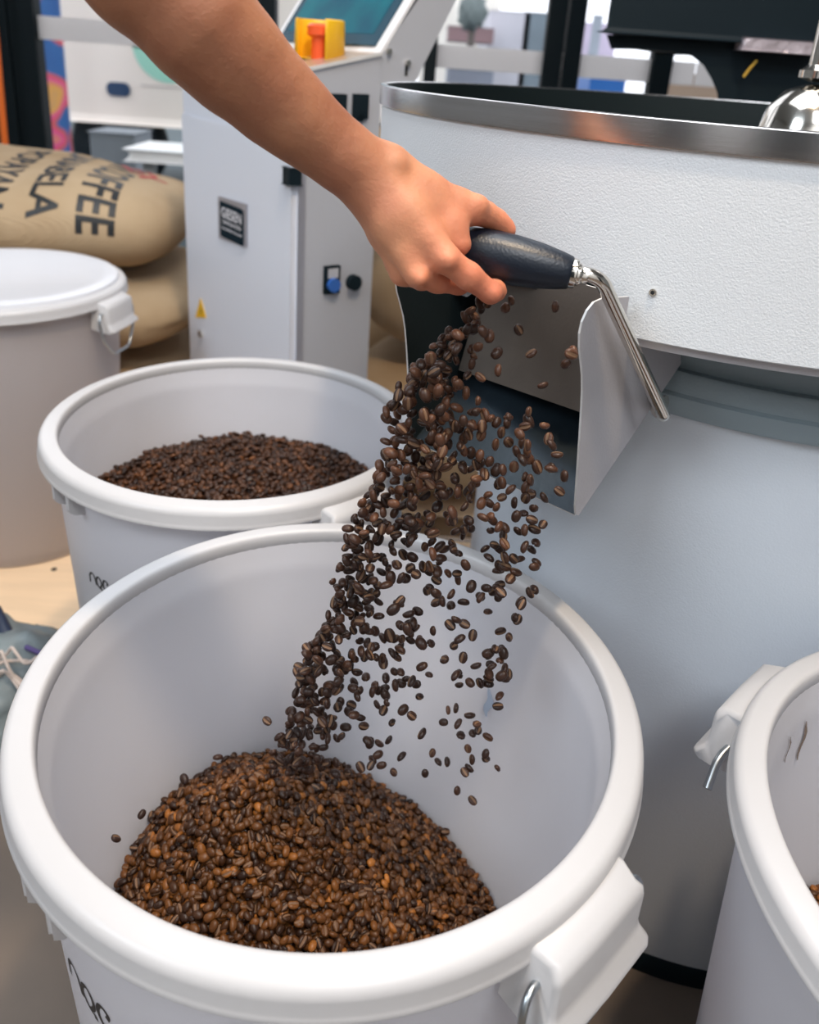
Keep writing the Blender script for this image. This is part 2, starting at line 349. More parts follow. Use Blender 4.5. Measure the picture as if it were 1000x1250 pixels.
# ---------------------------------------------------------------- coffee sacks
def sack(label, c, L_, W_, H_, rz, seed, m=M_burlap, group='coffee sacks stacked along the wall', tilt=0, rx=0):
    rnd = random.Random(seed); ph = [rnd.uniform(0, 6) for _ in range(8)]
    nu, nv = 56, 40; v = []; f = []
    def sp(t, e): return math.copysign(abs(t)**e, t)
    def pos(u, t):
        e1, e2 = .62, .52
        cx, sx = math.cos(t), math.sin(t); cu, su = math.cos(u), math.sin(u)
        x = L_/2*sp(cx, e1)*sp(cu, e2); y = W_/2*sp(cx, e1)*sp(su, e2); z = H_/2*sp(sx, .8)
        k = 1+.025*math.sin(3*u+ph[0])+.02*math.sin(5*u+ph[1])
        z += .010*math.sin(9*x+ph[2])*math.cos(8*y+ph[3])*(1 if z > 0 else .3) + .005*math.sin(22*x+ph[4]+5*y)
        # corners droop and pinch like ears
        q = (abs(2*x/L_)**4)*(abs(2*y/W_)**4); z -= .04*q if z > 0 else -.02*q
        return Vector((x*k, y*k, z))
    for j in range(nv+1):
        t = -math.pi/2+math.pi*j/nv
        for i in range(nu): v.append(pos(2*math.pi*i/nu, t))
    for j in range(nv):
        for i in range(nu): f.append((j*nu+i, j*nu+(i+1) % nu, (j+1)*nu+(i+1) % nu, (j+1)*nu+i))
    bm = bmesh.new(); me = bpy.data.meshes.new('t'); me.from_pydata(v, [], f); bm.from_mesh(me); bpy.data.meshes.remove(me)
    bmesh.ops.remove_doubles(bm, verts=bm.verts, dist=1e-5)
    o = fromb('coffee_sack', bm, m, None, True)
    o.location = c; o.rotation_euler = (rx, tilt, rz); tag(o, label, 'sack', group)
    return o, pos
sack_top, spos = sack('printed burlap coffee sack on top of the left stack, black and red lettering', (-1.13, 2.20, .61), 1.02, .66, .25, R_(8), 1, tilt=R_(3))
sack('plain burlap sack in the middle of the left stack, under the printed one', (-1.08, 2.22, .378), 1.05, .68, .20, R_(5), 2)
sack('burlap sack at the bottom of the left stack behind the lidded bucket', (-1.10, 2.18, .165), 1.04, .70, .20, R_(9), 3)
#sack('lowest burlap sack sticking out beside the white cabinet', (-.42, 2.35, .125), .8, .6, .22, R_(-30), 4)
sack('pale bulging burlap sack seen between cabinet and chute', (.12, 2.12, .52), .60, .46, .32, R_(75), 5)
sack('burlap sack under the pale bulging one, between cabinet and chute', (.12, 2.10, .18), .70, .56, .33, R_(60), 6)
sack('lowest shaded burlap sack of the stack against the window', (.16, 2.66, .16), .9, .44, .30, R_(4), 7)
sack('shaded burlap sack at the back against the window, behind the hand', (.16, 2.66, .46), .9, .44, .28, R_(2), 8)
sack('shaded burlap sack on top behind the hand, against the window', (.16, 2.68, .735), .86, .44, .25, R_(3), 9)
# lettering printed on the top sack, wrapped to its surface
from mathutils.bvhtree import BVHTree
bv = BVHTree.FromPolygons([v.co.copy() for v in sack_top.data.vertices], [tuple(p.vertices) for p in sack_top.data.polygons])
def sack_print(s, size, cx, cy, m, name, tall=1.0, rot=-90):
    bm = text_mesh(s, size, tall=tall, cell=.012); ca, sa = math.cos(R_(rot)), math.sin(R_(rot)); bad = []
    for v in bm.verts:
        x = cx+v.co.x*ca-v.co.y*sa; y = cy+v.co.x*sa+v.co.y*ca
        # walk down the front flank: distance past the shoulder becomes depth
        ysh = -.20; ys = y; d = Vector((0, 0, -1)); org = Vector((x, y, .5))
        if y < ysh:
            t = min((ysh-y)/.135, R_(115)); d = Vector((0, math.sin(t), -math.cos(t))); org = Vector((x, ysh, -.02))-d*.5
        h = bv.ray_cast(org, d)
        if h[0] is None: bad.append(v); v.co = Vector((x, y, 0)); continue
        v.co = h[0]+h[1]*.0015
    if bad: bmesh.ops.delete(bm, geom=bad, context='VERTS')
    return fromb(name, bm, m, sack_top)

sack_print('GREEN COFFEE', .112, .315, .0, M_ink, 'lettering', 1.05)
sack_print('CARABELA', .105, .20, -.10, M_ink, 'lettering', .9)
sack_print('POPAYAN', .10, .085, -.12, M_ink, 'lettering', .9)
sack_print('VIREX', .13, .32, .15, M_redink, 'red_lettering', .8, -62)

# ---------------------------------------------------------------- buckets
HB = .56
def bean_template(nr=7, fine=True):
    a, b, c = .0050, .00385, .0033
    if fine: ang = [-90, -74, -48, -15, 25, 60, 90, 120, 155, 195, 228, 254]
    else: ang = [-90, -60, -5, 45, 90, 135, 185, 240]
    v = [(-a, 0, 0)]
    for i in range(1, nr):
        th = math.pi*i/nr; x = -a*math.cos(th); r = math.sin(th)**.85
        for g in ang:
            y = b*r*math.cos(R_(g)); z = c*r*math.sin(R_(g))
            if g == -90: z = -c*.22*r
            elif z < 0: z *= .62
            v.append((x, y, z))
    v.append((a, 0, 0)); m = len(ang); f = []; gi = []
    def add(t, j):
        f.append(t); gi.append(1 if (fine and j in (0, m-1)) else 0)
    for j in range(m): add((0, 1+(j+1) % m, 1+j), 9)
    for i in range(nr-2):
        for j in range(m):
            p = 1+i*m+j; q = 1+i*m+(j+1) % m; add((p, q, q+m), j); add((p, q+m, p+m), j)
    e = len(v)-1; s = 1+(nr-2)*m
    for j in range(m): add((s+j, s+(j+1) % m, e), 9)
    return np.array(v, np.float32), np.array(f, np.int32), np.array(gi, np.int32)
TV, TF, TG = bean_template(); TV2, TF2, TG2 = bean_template(5, False)
def rotmats(n, tilt=1.0, normal=None):
    yaw = np.random.rand(n)*2*np.pi; p = np.random.normal(0, .38*tilt, n); r = np.random.normal(0, .5*tilt, n)
    flip = np.random.rand(n) < .35; r = r+np.where(flip, np.pi, 0)
    cy, sy, cp, sp, cr, sr = np.cos(yaw), np.sin(yaw), np.cos(p), np.sin(p), np.cos(r), np.sin(r)
    Rz = np.zeros((n, 3, 3)); Rz[:, 0, 0] = cy; Rz[:, 0, 1] = -sy; Rz[:, 1, 0] = sy; Rz[:, 1, 1] = cy; Rz[:, 2, 2] = 1
    Ry = np.zeros((n, 3, 3)); Ry[:, 0, 0] = cp; Ry[:, 0, 2] = sp; Ry[:, 2, 0] = -sp; Ry[:, 2, 2] = cp; Ry[:, 1, 1] = 1
    Rx = np.zeros((n, 3, 3)); Rx[:, 1, 1] = cr; Rx[:, 1, 2] = -sr; Rx[:, 2, 1] = sr; Rx[:, 2, 2] = cr; Rx[:, 0, 0] = 1
    return Rz@Ry@Rx
def bean_bulk(name, P, Rm, S, mats, fine=True, tone=None):
    V, F, G = (TV, TF, TG) if fine else (TV2, TF2, TG2)
    n = len(P); v = np.einsum('nij,vj->nvi', Rm, V)*S[:, None, None]+P[:, None, :]
    f = F[None]+(np.arange(n)*len(V))[:, None, None]
    me = bpy.data.meshes.new(name); me.vertices.add(n*len(V)); me.vertices.foreach_set('co', v.astype(np.float32).ravel())
    nf = n*len(F); me.loops.add(nf*3); me.loops.foreach_set('vertex_index', f.astype(np.int32).ravel())
    me.polygons.add(nf); me.polygons.foreach_set('loop_start', np.arange(nf, dtype=np.int32)*3)
    me.polygons.foreach_set('loop_total', np.full(nf, 3, np.int32))
    for m in mats: me.materials.append(m)
    me.polygons.foreach_set('material_index', np.tile(G, n).astype(np.int32))
    me.polygons.foreach_set('use_smooth', np.ones(nf, bool))
    at_ = me.attributes.new('tone', 'FLOAT', 'POINT'); tn = np.random.beta(.9, 3.0, n) if tone is None else tone
    at_.data.foreach_set('value', np.repeat(tn, len(V)).astype(np.float32)); me.update(calc_edges=True)
    o = bpy.data.objects.new(name, me); COL.objects.link(o); return o
def heap(name, label, c, rad, zf, spacing, layers, mats, fine=True, clip=None, group=None):
    """beans packed over the surface zf(x,y) inside radius rad(z) about c"""
    pts = []
    for L_ in range(layers):
        y = -.25+random.random()*spacing
        row = 0
        while y < .25:
            x = -.25+(row % 2)*spacing/2+random.random()*.002
            while x < .25:
                X = c[0]+x+random.gauss(0, spacing*.16); Y = c[1]+y+random.gauss(0, spacing*.16)
                z = zf(X, Y)-L_*.0045+random.gauss(0, .0026)
                if math.hypot(X-c[0], Y-c[1]) < rad(z)-.004 and (clip is None or clip(X, Y)): pts.append((X, Y, z))
                x += spacing
            y += spacing*.87; row += 1
    P = np.array(pts); n = len(P); Rm = rotmats(n, 1.15)
    e = .004
    gx = np.array([(zf(p[0]+e, p[1])-zf(p[0]-e, p[1]))/(2*e) for p in pts]); gy = np.array([(zf(p[0], p[1]+e)-zf(p[0], p[1]-e))/(2*e) for p in pts])
    nz = np.stack([-gx, -gy, np.ones(n)], 1); nz /= np.linalg.norm(nz, axis=1)[:, None]
    ux = np.cross(np.tile([0, 1., 0], (n, 1)), nz); ux /= np.linalg.norm(ux, axis=1)[:, None]; uy = np.cross(nz, ux)
    B = np.stack([ux, uy, nz], 2); Rm = B@Rm
    o = bean_bulk(name, P, Rm, np.random.normal(1.04, .09, n), mats, fine)
    tag(o, label, 'coffee beans', group, 'stuff'); return o, n

IN = lambda z: .196+(z/HB)*.022 if z < HB-.03 else .218
inner = [(.0, .012), (.19, .012), (.197, .02), (.2165, HB-.045), (.219, HB-.032), (.2245, HB-.014), (.2262, HB-.004)]
def make_bucket(wallmat=None, stub=False):
    b = bpy.data.objects.new('bucket', None); COL.objects.link(b)
    wm = wallmat or M_wall
    lathe('bucket_wall', [(.0, 0), (.200, 0), (.205, .006), (.2325, HB-.022), (.2325, HB-.016), (.2285, HB-.016)] + inner[::-1], wm, b, 128)
    rim = [(.2245, HB-.014), (.2250, HB-.006), (.2254, HB-.003), (.2266, HB-.0008), (.2285, HB), (.2300, HB-.0001), (.2415, HB-.0014), (.2440, HB-.0024), (.2465, HB-.0045), (.2482, HB-.0075), (.2488, HB-.010), (.2494, HB-.0195), (.2500, HB-.0215), (.2508, HB-.0235), (.2506, HB-.0255), (.2490, HB-.026), (.2325, HB-.026)]
    lathe('rim', rim, M_plastic, b, 160, closed=True, angle=60)
    for s in (0, 1):
        dz = .013 if (s and not stub) else 0; a = R_(-44.5+180*s); er = Vector((math.cos(a), math.sin(a), 0)); et = Vector((-math.sin(a), math.cos(a), 0)); ez = Vector((0, 0, 1))
        prof = [(.236, HB-.012), (.2515, HB-.0135), (.262, HB-.017), (.2665, HB-.021), (.2685, HB-.027), (.2685, HB-.052), (.2705, HB-.060), (.2765, HB-.066), (.2775, HB-.0705), (.2745, HB-.0725), (.262, HB-.0725), (.236, HB-.066)]
        ks = (-.0485, -.047, -.044, 0, .044, .047, .0485); bm = bmesh.new(); rings = []
        for k in ks:
            sh = 0 if abs(k) < .0445 else (.0012 if abs(k) < .0475 else .004)
            ring = []
            for i, (r, z) in enumerate(prof):
                kk = k*(1.0 if i < 6 else 1.05 if i < 7 else 1.10)*(.93 if i in (2,) else 1)
                r2 = r-sh if 0 < i < 11 else r; z2 = z-sh if i < 5 else z
                # follow the rim's curve
                z2 -= dz; rr = math.sqrt(max(r2*r2-kk*kk, 0)) if i in (0, 11) else r2 - (.25-math.sqrt(.0625-kk*kk))*(.6 if i == 1 else .25)
                ring.append(bm.verts.new(er*rr+et*kk+ez*z2))
            rings.append(ring)
        n = len(prof)
        for i in range(len(ks)-1):
            for j in range(n): bm.faces.new((rings[i][j], rings[i+1][j], rings[i+1][(j+1) % n], rings[i][(j+1) % n]))
        bm.faces.new(rings[0]); bm.faces.new(rings[-1][::-1])
        h = fromb('handle_grip', bm, M_plastic, b, True, 50)
        q = lambda t, r, z: er*r+et*t+ez*(HB+z)
        wire = [q(-.040, .252, -.036), q(-.058, .253, -.034), q(-.066, .256, -.047), q(-.060, .258, -.085), q(-.030, .262, -.122), q(.030, .262, -.122), q(.060, .258, -.085), q(.066, .256, -.047), q(.058, .253, -.034), q(.040, .252, -.036)]
        if stub: wire = [q(.040, .246, -.045), q(.062, .250, -.052), q(.082, .246, -.070)]
        tube('wire_bail', wire, .0036 if stub else .0028, M_wire, b, 10, .010)
        for off in (-91, -83):
            a2 = a+R_(off); er2 = Vector((math.cos(a2), math.sin(a2), 0)); et2 = Vector((-math.sin(a2), math.cos(a2), 0))
            poly = [er2*.228+ez*(HB-.024), er2*.2495+ez*(HB-.024), er2*.2490+ez*(HB-.045), er2*.244+ez*(HB-.050), er2*.2285+ez*(HB-.056)]
            slab('rib', [p-et2*.003 for p in poly], et2, .006, M_plastic, b, .001)
    return b
def bucket_copy(src):
    r = src.copy(); COL.objects.link(r)
    for ch in list(src.children):
        c = ch.copy(); COL.objects.link(c); c.parent = r
    return r
C1, C2, C3, C4 = (-.045, .540, 0), (-.231, 1.022, .008), (.503, .408, -.004), (-.85, 1.62, .008)
bk = make_bucket()
def lettering(parent, az, z, h, wdt):
    """the three handwritten-looking letters n, o with a tail, c drawn as ink strokes on the tapered wall"""
    strokes = [[(0, .0), (.02, .55), (.10, .85), (.2, .95), (.30, .85), (.36, .55), (.40, .1)],
               [(.52, .12), (.44, .40), (.46, .75), (.56, .95), (.66, .88), (.72, .6), (.70, .3), (.60, .08), (.52, .12), (.60, .02), (.70, -.02), (.72, -.16)],
               [(1.02, .62), (1.06, .85), (.98, .98), (.88, .92), (.82, .6), (.84, .3), (.94, .05), (1.10, -.02)]]
    bm = bmesh.new()
    for st_ in strokes:
        P = [Vector((x*wdt, y*h, 0)) for x, y in st_]
        # smooth
        Q = []
        for i in range(len(P)-1):
            p0, p1, p2, p3 = P[max(i-1, 0)], P[i], P[i+1], P[min(i+2, len(P)-1)]
            for k in range(5):
                t = k/5; Q.append(.5*((2*p1)+(p2-p0)*t+(2*p0-5*p1+4*p2-p3)*t*t+(3*p1-p0-3*p2+p3)*t**3))
        Q.append(P[-1]); prev = None
        for i, p in enumerate(Q):
            t = (Q[min(i+1, len(Q)-1)]-Q[max(i-1, 0)]).normalized(); nn = Vector((-t.y, t.x, 0)); wd = h*.085*(.75+.35*abs(t.y))
            pr_ = []
            for sg in (-1, 1):
                u = p+nn*wd*sg; zz = z+u.y; rr = .205+(zz-.006)/(HB-.028)*.0275+.0004; aa = az+u.x/rr
                pr_.append(bm.verts.new((rr*math.cos(aa), rr*math.sin(aa), zz)))
            if prev: bm.faces.new((prev[0], pr_[0], pr_[1], prev[1]))
            prev = pr_
    return fromb('lettering', bm, M_ink, parent)
bk2 = bucket_copy(bk); bk3 = make_bucket(stub=True)
bk.location = C1; tag(bk, 'large open white plastic bucket in front, catching the falling beans', 'bucket', 'white plastic bean buckets')
bk2.location = C2; tag(bk2, 'open white bucket behind the front one, nearly full of dark beans', 'bucket', 'white plastic bean buckets')
bk3.location = C3; tag(bk3, 'open white bucket cut off by the right edge, dark scuffs inside', 'bucket', 'white plastic bean buckets')
lettering(bk, R_(-139), .401, .025, .055)
lettering(bk2, R_(-130), .402, .017, .035)
bk4 = make_bucket(wallmat=M_cloudy); bk4.location = C4; bk4.rotation_euler.z = R_(36)
tag(bk4, 'closed cloudy white bucket with a lid at the left edge, beans showing through', 'bucket', 'white plastic bean buckets')
lid = lathe('lid', [(0, HB+.004), (.19, HB+.004), (.2, HB+.009), (.222, HB+.010), (.232, HB+.006), (.234, HB-.001), (.0, HB-.001)], mat('lid_plastic', (.68, .69, .73), .35, bump=.3, bscale=7, dist=.01), bk4, 96)
# scuffs on the third bucket's inner wall
def scuff(parent, az, z, dz, wd, m=None, off=.0010):
    bm = bmesh.new(); prev = None
    for i in range(7):
        zz = z+dz*i/6; rr = IN(zz)-off; aa = az+.012*math.sin(i*1.3); ww = wd*(.3+math.sin(i/6*math.pi))
        a_, b_ = [bm.verts.new((rr*math.cos(aa+k*ww), rr*math.sin(aa+k*ww), zz)) for k in (-1, 1)]
        if prev: bm.faces.new((prev[0], a_, b_, prev[1]))
        prev = (a_, b_)
    return fromb('scuff', bm, m or mat('scuff_brown', (.22, .16, .12), .7), parent)
scuff(bk3, R_(128), HB-.085, .045, .010); scuff(bk3, R_(136), HB-.07, .03, .006)
scuff(bk, R_(44), .395, .035, .018, mat('scuff_blue', (.42, .50, .62), .6), .0035)

# heaps
zb = Z0
def z_main(x, y): 
    d = math.hypot(x+.13, y-.60); return (zb-.675)-.75*(math.sqrt(d*d+.0009)-.03)
heap('coffee_bean_heap', 'sloping heap of roasted coffee beans in the front bucket', C1, lambda z: IN(z), z_main, .0082, 5, [M_bean3, M_crease], True, lambda x, y: z_main(x, y) > .03, 'heaps of beans in the buckets')
def z_rear(x, y):
    d = math.hypot(x-C2[0], y-C2[1]); return zb-.575-.012*(d/.2)**2+.004*math.sin(x*40)*math.cos(y*37)
heap('coffee_bean_heap', 'broad level heap of dark beans in the bucket behind', C2, lambda z: IN(z-.008), z_rear, .0080, 3, [M_bean4, M_crease], False, None, 'heaps of beans in the buckets')
def z_r3(x, y):
    return zb-.715-.15*(math.hypot(x-C3[0], y-C3[1]))
heap('coffee_bean_heap', 'beans in the bucket cut off by the right edge', C3, lambda z: IN(z+.004), z_r3, .0080, 3, [M_bean3, M_crease], False, None, 'heaps of beans in the buckets')
def z_l4(x, y): return .008+.40+.02*math.sin(x*9)*math.cos(y*11)
hp4, _ = heap('coffee_bean_heap', 'beans inside the closed cloudy bucket, a dark level through its wall', C4, lambda z: IN(z-.008)+.001, z_l4, .009, 2, [M_bean2, M_crease], False, None, 'heaps of beans in the buckets')
fill = lathe('bean_fill', [(0, .015), (.193, .022), (.2085, .39), (0, .392)], mat('packed_beans', (.08, .04, .025), .7, bump=1, bscale=120, dist=.004), None, 64)
fill.parent = hp4; fill.location = C4
fill['kind'] = 'stuff'

# ---------------------------------------------------------------- cooling machine
CT = Vector((.3975, 1.0470, 0)); RT = .4557; ZT = Z0-.028; ZB = Z0-.197
mc = thing('bean_cooler', 'white round bean cooling machine with steel rim, chute and lever', 'machine', (0, 0, 0))
def L2(name, prof, m, seg=160, c=CT, angle=40):
    o = lathe(name, prof, m, mc, seg, angle=angle); o.location = c; return o
L2('cooling_drum', [(RT-.004, ZT-.012), (RT-.001, ZT-.012), (RT-.001, ZB+.042), (RT-.001, ZB), (RT-.003, ZB-.0015), (RT-.03, ZB-.0015), (RT-.03, ZB+.006), (RT-.004, ZB+.006), (RT-.004, ZB+.042), (RT-.004, ZT-.012)], M_paint, 256)
L2('rim_band', [(RT-.005, ZT-.021), (RT+.0018, ZT-.021), (RT+.0022, ZT-.019), (RT+.0022, ZT-.001), (RT+.001, ZT), (RT-.004, ZT), (RT-.005, ZT-.001)], M_steel, 256)
L2('inner_wall', [(RT-.0055, ZT-.002), (RT-.0055, ZT-.15), (RT-.0068, ZT-.15), (RT-.0068, ZT-.002)], M_inner, 200)
L2('perforated_floor', [(0, ZT-.13), (RT-.006, ZT-.13), (RT-.006, ZT-.135), (0, ZT-.135)], M_inner, 128)
L2('drum_underside', [(0, ZB+.004), (RT-.06, ZB+.004), (RT-.06, ZB), (0, ZB)], M_base_shade, 96)
L2('drum_lip', [(RT-.022, ZB+.001), (RT-.009, ZB+.001), (RT-.009, ZB-.009), (RT-.011, ZB-.009), (RT-.022, ZB-.004)], M_sheet, 160)
def cut_opening(name, ztop):
    o = bpy.data.objects[name]; bm = bmesh.new(); bm.from_mesh(o.data); kill = []
    for f in bm.faces:
        c = f.calc_center_median()+CT; q = c-Vector((.17168, .64684, 0)); k = q.x*-.75012+q.y*.6613; sd = q.x*-.6613+q.y*-.75012
        if .030 < k < .178 and c.z < ztop and sd > -.10: kill.append(f)
    bmesh.ops.delete(bm, geom=kill, context='FACES'); bm.to_mesh(o.data); bm.free()
cut_opening('cooling_drum', ZB+.041); cut_opening('drum_lip', ZB+.041)
# stirrer hub
hub = at(985, 157, .97); hub.z = 0
L2('hub_dome', [(0, ZT+.032), (.012, ZT+.031), (.032, ZT+.023), (.048, ZT+.004), (.056, ZT-.03), (.058, ZT-.10), (0, ZT-.10)], M_chrome, 48, hub)
L2('hub_shaft', [(0, ZT+.105), (.014, ZT+.105), (.014, ZT+.052), (.016, ZT+.05), (.022, ZT+.046), (.022, ZT+.038), (.010, ZT+.034), (0, ZT+.034)], M_chrome, 32, hub)
# tiny screw on the drum
def on_drum(px, py, off=0):
    v = at(px, py, 1)-Vector((0, 0, Z0)); R2 = RT+off; A = v.x**2+v.y**2; B = -2*(v.x*CT.x+v.y*CT.y); K = CT.x**2+CT.y**2-R2**2
    t = (-B-math.sqrt(B*B-4*A*K))/2/A; return Vector((0, 0, Z0))+v*t
for px, py in ((797, 357),):
    p = on_drum(px, py); nr = Vector((p.x-CT.x, p.y-CT.y, 0)).normalized()
    disc('screw', p-nr*.001, nr, .0030, .002, M_chrome, mc, 12)
    disc('screw_hole', p+nr*.0008, nr, .0016, .0006, M_ink, mc, 10)
# base
CB = Vector((.4530, 1.0260, 0)); RB = .349
L2('base_cylinder', [(0, .03), (RB, .03), (RB, .745), (0, .745)], M_base, 200, CB)
L2('base_flange', [(RB-.01, .735), (RB+.010, .735), (RB+.012, .738), (RB+.012, .754), (RB+.0085, .757), (RB+.0085, .774), (RB+.006, .777), (RB-.01, .777)], M_base_shade, 200, CB)
L2('base_neck', [(0, .77), (RB-.004, .77), (RB-.004, .835), (0, .835)], M_base_shade, 128, CB)
L2('base_skirt', [(0, 0), (RB+.004, 0), (RB+.004, .026), (RB+.001, .03), (0, .03)], M_dark, 160, CB)
# chute
CO = Vector((.17168, .64684, 0)); CD = Vector((-.6613, -.75012, 0)); CN = Vector((-.75012, .6613, 0))
def cp(s, k, z): return CO+CD*s+CN*k+Vector((0, 0, Z0+z))
side = [(.006, -.198), (.006, -.162), (.049, -.157), (.060, -.158), (.068, -.163), (.073, -.171), (.074, -.180), (.071, -.192), (.066, -.203), (.0605, -.216), (.0565, -.230), (.0535, -.245), (.050, -.265), (.046, -.290), (.042, -.315), (.038, -.340), (.035, -.349), (.030, -.352), (-.120, -.246), (-.095, -.2005)]
slab('chute_side_panel', [cp(s, 0, z) for s, z in side], CN, .0018, M_sheet, mc, 0, M_edge)
side2 = [(.024 if i < 2 else s, z) for i, (s, z) in enumerate(side)]
slab('chute_side_panel', [cp(s, .190, z) for s, z in side2], CN, .0018, M_shadepanel, mc, 0, M_edge)
fn = (cp(.034, 0, -.352)-cp(-.120, 0, -.246)).cross(CN).normalized()
if fn.z > 0: fn = -fn
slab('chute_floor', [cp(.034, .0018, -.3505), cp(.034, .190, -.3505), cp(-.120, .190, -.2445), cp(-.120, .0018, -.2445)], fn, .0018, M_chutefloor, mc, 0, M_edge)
gate = slab('gate_plate', [cp(.021, .003, -.158), cp(-.018, .155, -.164), cp(-.026, .187, -.287), cp(.021, .003, -.263)], CD, .0020, M_gate, mc, 0, M_edge)
# lever: chrome rod with black grip, pivoting on the side panel
lev0 = cp(-.090, -.002, -.281)
gA, gB = at(560, 303, .612), at(698, 333.5, .600)
rod = [at(690, 331, .600), at(722, 336, .597), at(741, 345, .600), at(775, 425, .655), at(807, 499, .715), at(803, 503, .735), lev0]
tube('lever_rod', [rod[0], at(733, 338, .597), at(812, 510, .715), at(801, 500, .728), lev0], .0056, M_chrome, mc, 16, .011, 8)
disc('pivot_washer', lev0, -CN, .011, .002, M_chrome, mc, 24)
ax = (gB-gA).normalized(); Lg = (gB-gA).length
prof = [(0, 0), (.010, .0), (.0150, .002), (.0172, .006), (.0182, .016), (.0188, Lg*.35), (.0184, Lg*.5), (.0166, Lg*.72), (.0138, Lg*.90), (.0122, Lg*.975), (.0116, Lg*.99), (.0104, Lg), (0, Lg)]
grip = lathe('lever_grip', prof, M_black, mc, 48, angle=60)
def orient(o, p, d):
    o.location = p; o.rotation_euler = Vector(d).to_track_quat('Z', 'Y').to_euler()
orient(grip, gA, ax)
fer = lathe('ferrule', [(0, -.002), (.0106, -.002), (.0110, .001), (.0106, .0035), (.0084, .0042), (.0082, .0058), (.0070, .0066), (.0062, .008), (.0060, .012), (0, .012)], M_chrome, mc, 36); orient(fer, gB, ax)

# ---------------------------------------------------------------- roaster body above
rs = thing('coffee_roaster', 'black coffee roaster body standing behind the cooling machine', 'machine', (0, 0, 0))
YR = 1.75
def rq(px, py, Y=YR): return at_y(px, py, Y)
a = rq(737, 41); 
SK = Vector((.55, .84, 0)); OX = Vector((a.x, YR, 0))
box('roaster_body', (0, 0, a.z+.002), (1.5, .9, a.z+1.0), M_dark, rs, .01, (1, 0, 0), SK, OX)
a2 = rq(746, 48, YR+.02)
poly = []
for px, py in ((744, 45), (748, 57), (790, 58), (822, 60), (846, 66), (861, 78), (871, 95), (878, 112), (884, 175), (1150, 190), (1150, 60)):
    q = rq(px, py, YR+.03); poly.append((q.x, q.y, q.z))
slab('roaster_foot', poly, SK, .25, M_dark, rs, .004)
q = rq(745, 43, YR-.01); q2 = rq(1100, 47, YR-.01)
tg0 = rq(912, 45, YR-.03); tg1 = rq(998, 67, YR-.03)
box('chrome_tag', (tg0.x, YR-.02, tg1.z), (tg1.x, YR+.03, tg0.z), mat('embossed_chrome', (.50, .44, .48), .3, .3, bump=1, bscale=22, dist=.012), rs, .002)
tube('yellow_wire', [rq(908, 94, YR), rq(915, 84, YR), rq(924, 74, YR)], .0028, mat('yellow_wire', (.55, .33, .03), .5), rs, 8, .01)

# ---------------------------------------------------------------- control cabinet
ca = R_(-8.45); D0 = 1.50
O = Vector((math.sin(ca)*D0, math.cos(ca)*D0, 0)); U = Vector((math.sin(R_(-37)), math.cos(R_(-37)), 0)); V = Vector((math.sin(R_(53)), math.cos(R_(53)), 0))
cb = thing('control_cabinet', 'tall white control cabinet with touchscreen and nameplate', 'cabinet', (0, 0, 0))
LU, LV = .505, .158
def hit_u(px, py, v=0.0):   # on the badge face: plane through O+V*v spanned by U and up
    r = at(px, py, 1)-Vector((0, 0, Z0)); Q = O+V*v; t = Q.dot(V)/r.dot(V); p = r*t; return (p-O).dot(U), p.z+Z0
def hit_v(px, py, u=0.0):
    r = at(px, py, 1)-Vector((0, 0, Z0)); Q = O+U*u; t = Q.dot(U)/r.dot(U); p = r*t; return (p-O).dot(V), p.z+Z0
def cu(u, v, z): return O+U*u+V*v+Vector((0, 0, z))
zt = hit_v(372, 88)[1]; zt2 = hit_v(468, 67)[1]
LV = hit_v(451, 360)[0]
zs = hit_u(240, 141)[1]
# body: side profile in v,z extruded along u
prof = [(0.004, .02), (LV, .02), (LV, zt2), (0.004, zt)]
slab('cabinet_body', [cu(0, v, z) for v, z in prof], U, LU, M_cabshade, cb, .004)
box('cabinet_plinth', (.01, .01, 0), (LU-.01, LV-.01, .02), M_dark, cb, 0, U, V, O)
slab('cabinet_door', [cu(.006, 0, .03), cu(LU-.002, 0, .03), cu(LU-.002, 0, zs-.004), cu(.006, 0, zs-.004)], -V, .014, M_cab, cb, .003)
slab('upper_panel', [cu(.006, 0, zs), cu(LU-.002, 0, zs), cu(LU-.002, 0, zt-.006), cu(.006, 0, zt-.006)], -V, .010, M_cab, cb, .002)
slab('door_edge_strip', [cu(.000, -.002, .03), cu(.000, -.002, zs-.004), cu(.0, .012, zs-.004), cu(.0, .012, .03)], -U, .002, M_silver, cb)
hu, hz_ = hit_u(356, 212); box('hinge', (-.004, -.022, hz_-.016), (.022, .004, hz_+.014), M_dark, cb, .002, U, V, O)
# nameplate
def plate(name, pts, th, m, parent=cb, bev=0, v=-.0145):
    return slab(name, [cu(*hit_u(px, py, v)[:1], v, hit_u(px, py, v)[1]) for px, py in pts], -V, th, m, parent, bev)
npl = plate('nameplate', [(268, 240), (302, 250), (302, 301), (269, 290)], .003, M_silver, bev=.001)
(u0, z0_), (u1, z1_) = hit_u(268, 240, -.0145), hit_u(302, 301, -.0145); uc, zc = (u0+u1)/2, (hit_u(268, 240, -.0145)[1]+hit_u(269, 290, -.0145)[1])/2
wu, hh = abs(u0-u1), abs(hit_u(268, 240, -.0145)[1]-hit_u(269, 290, -.0145)[1])
slab('nameplate_field', [cu(uc+sx*wu*.43, -.0178, zc+sz*hh*.43) for sx, sz in ((-1, -1), (1, -1), (1, 1), (-1, 1))], -V, .0006, mat('badge_blue_black', (.004, .016, .026), .7, spec=.1), npl)
def cab_text(s, size, u, z, m, parent, v=-.0188, tall=1, wid=1):
    bm = text_mesh(s, size)
    for p in bm.verts: x, y = p.co.x*wid, p.co.y*tall; p.co = cu(u-x, v, z+y)
    return fromb('lettering', bm, m, parent)
M_badge = mat('badge_white', (.78, .76, .80), .5)
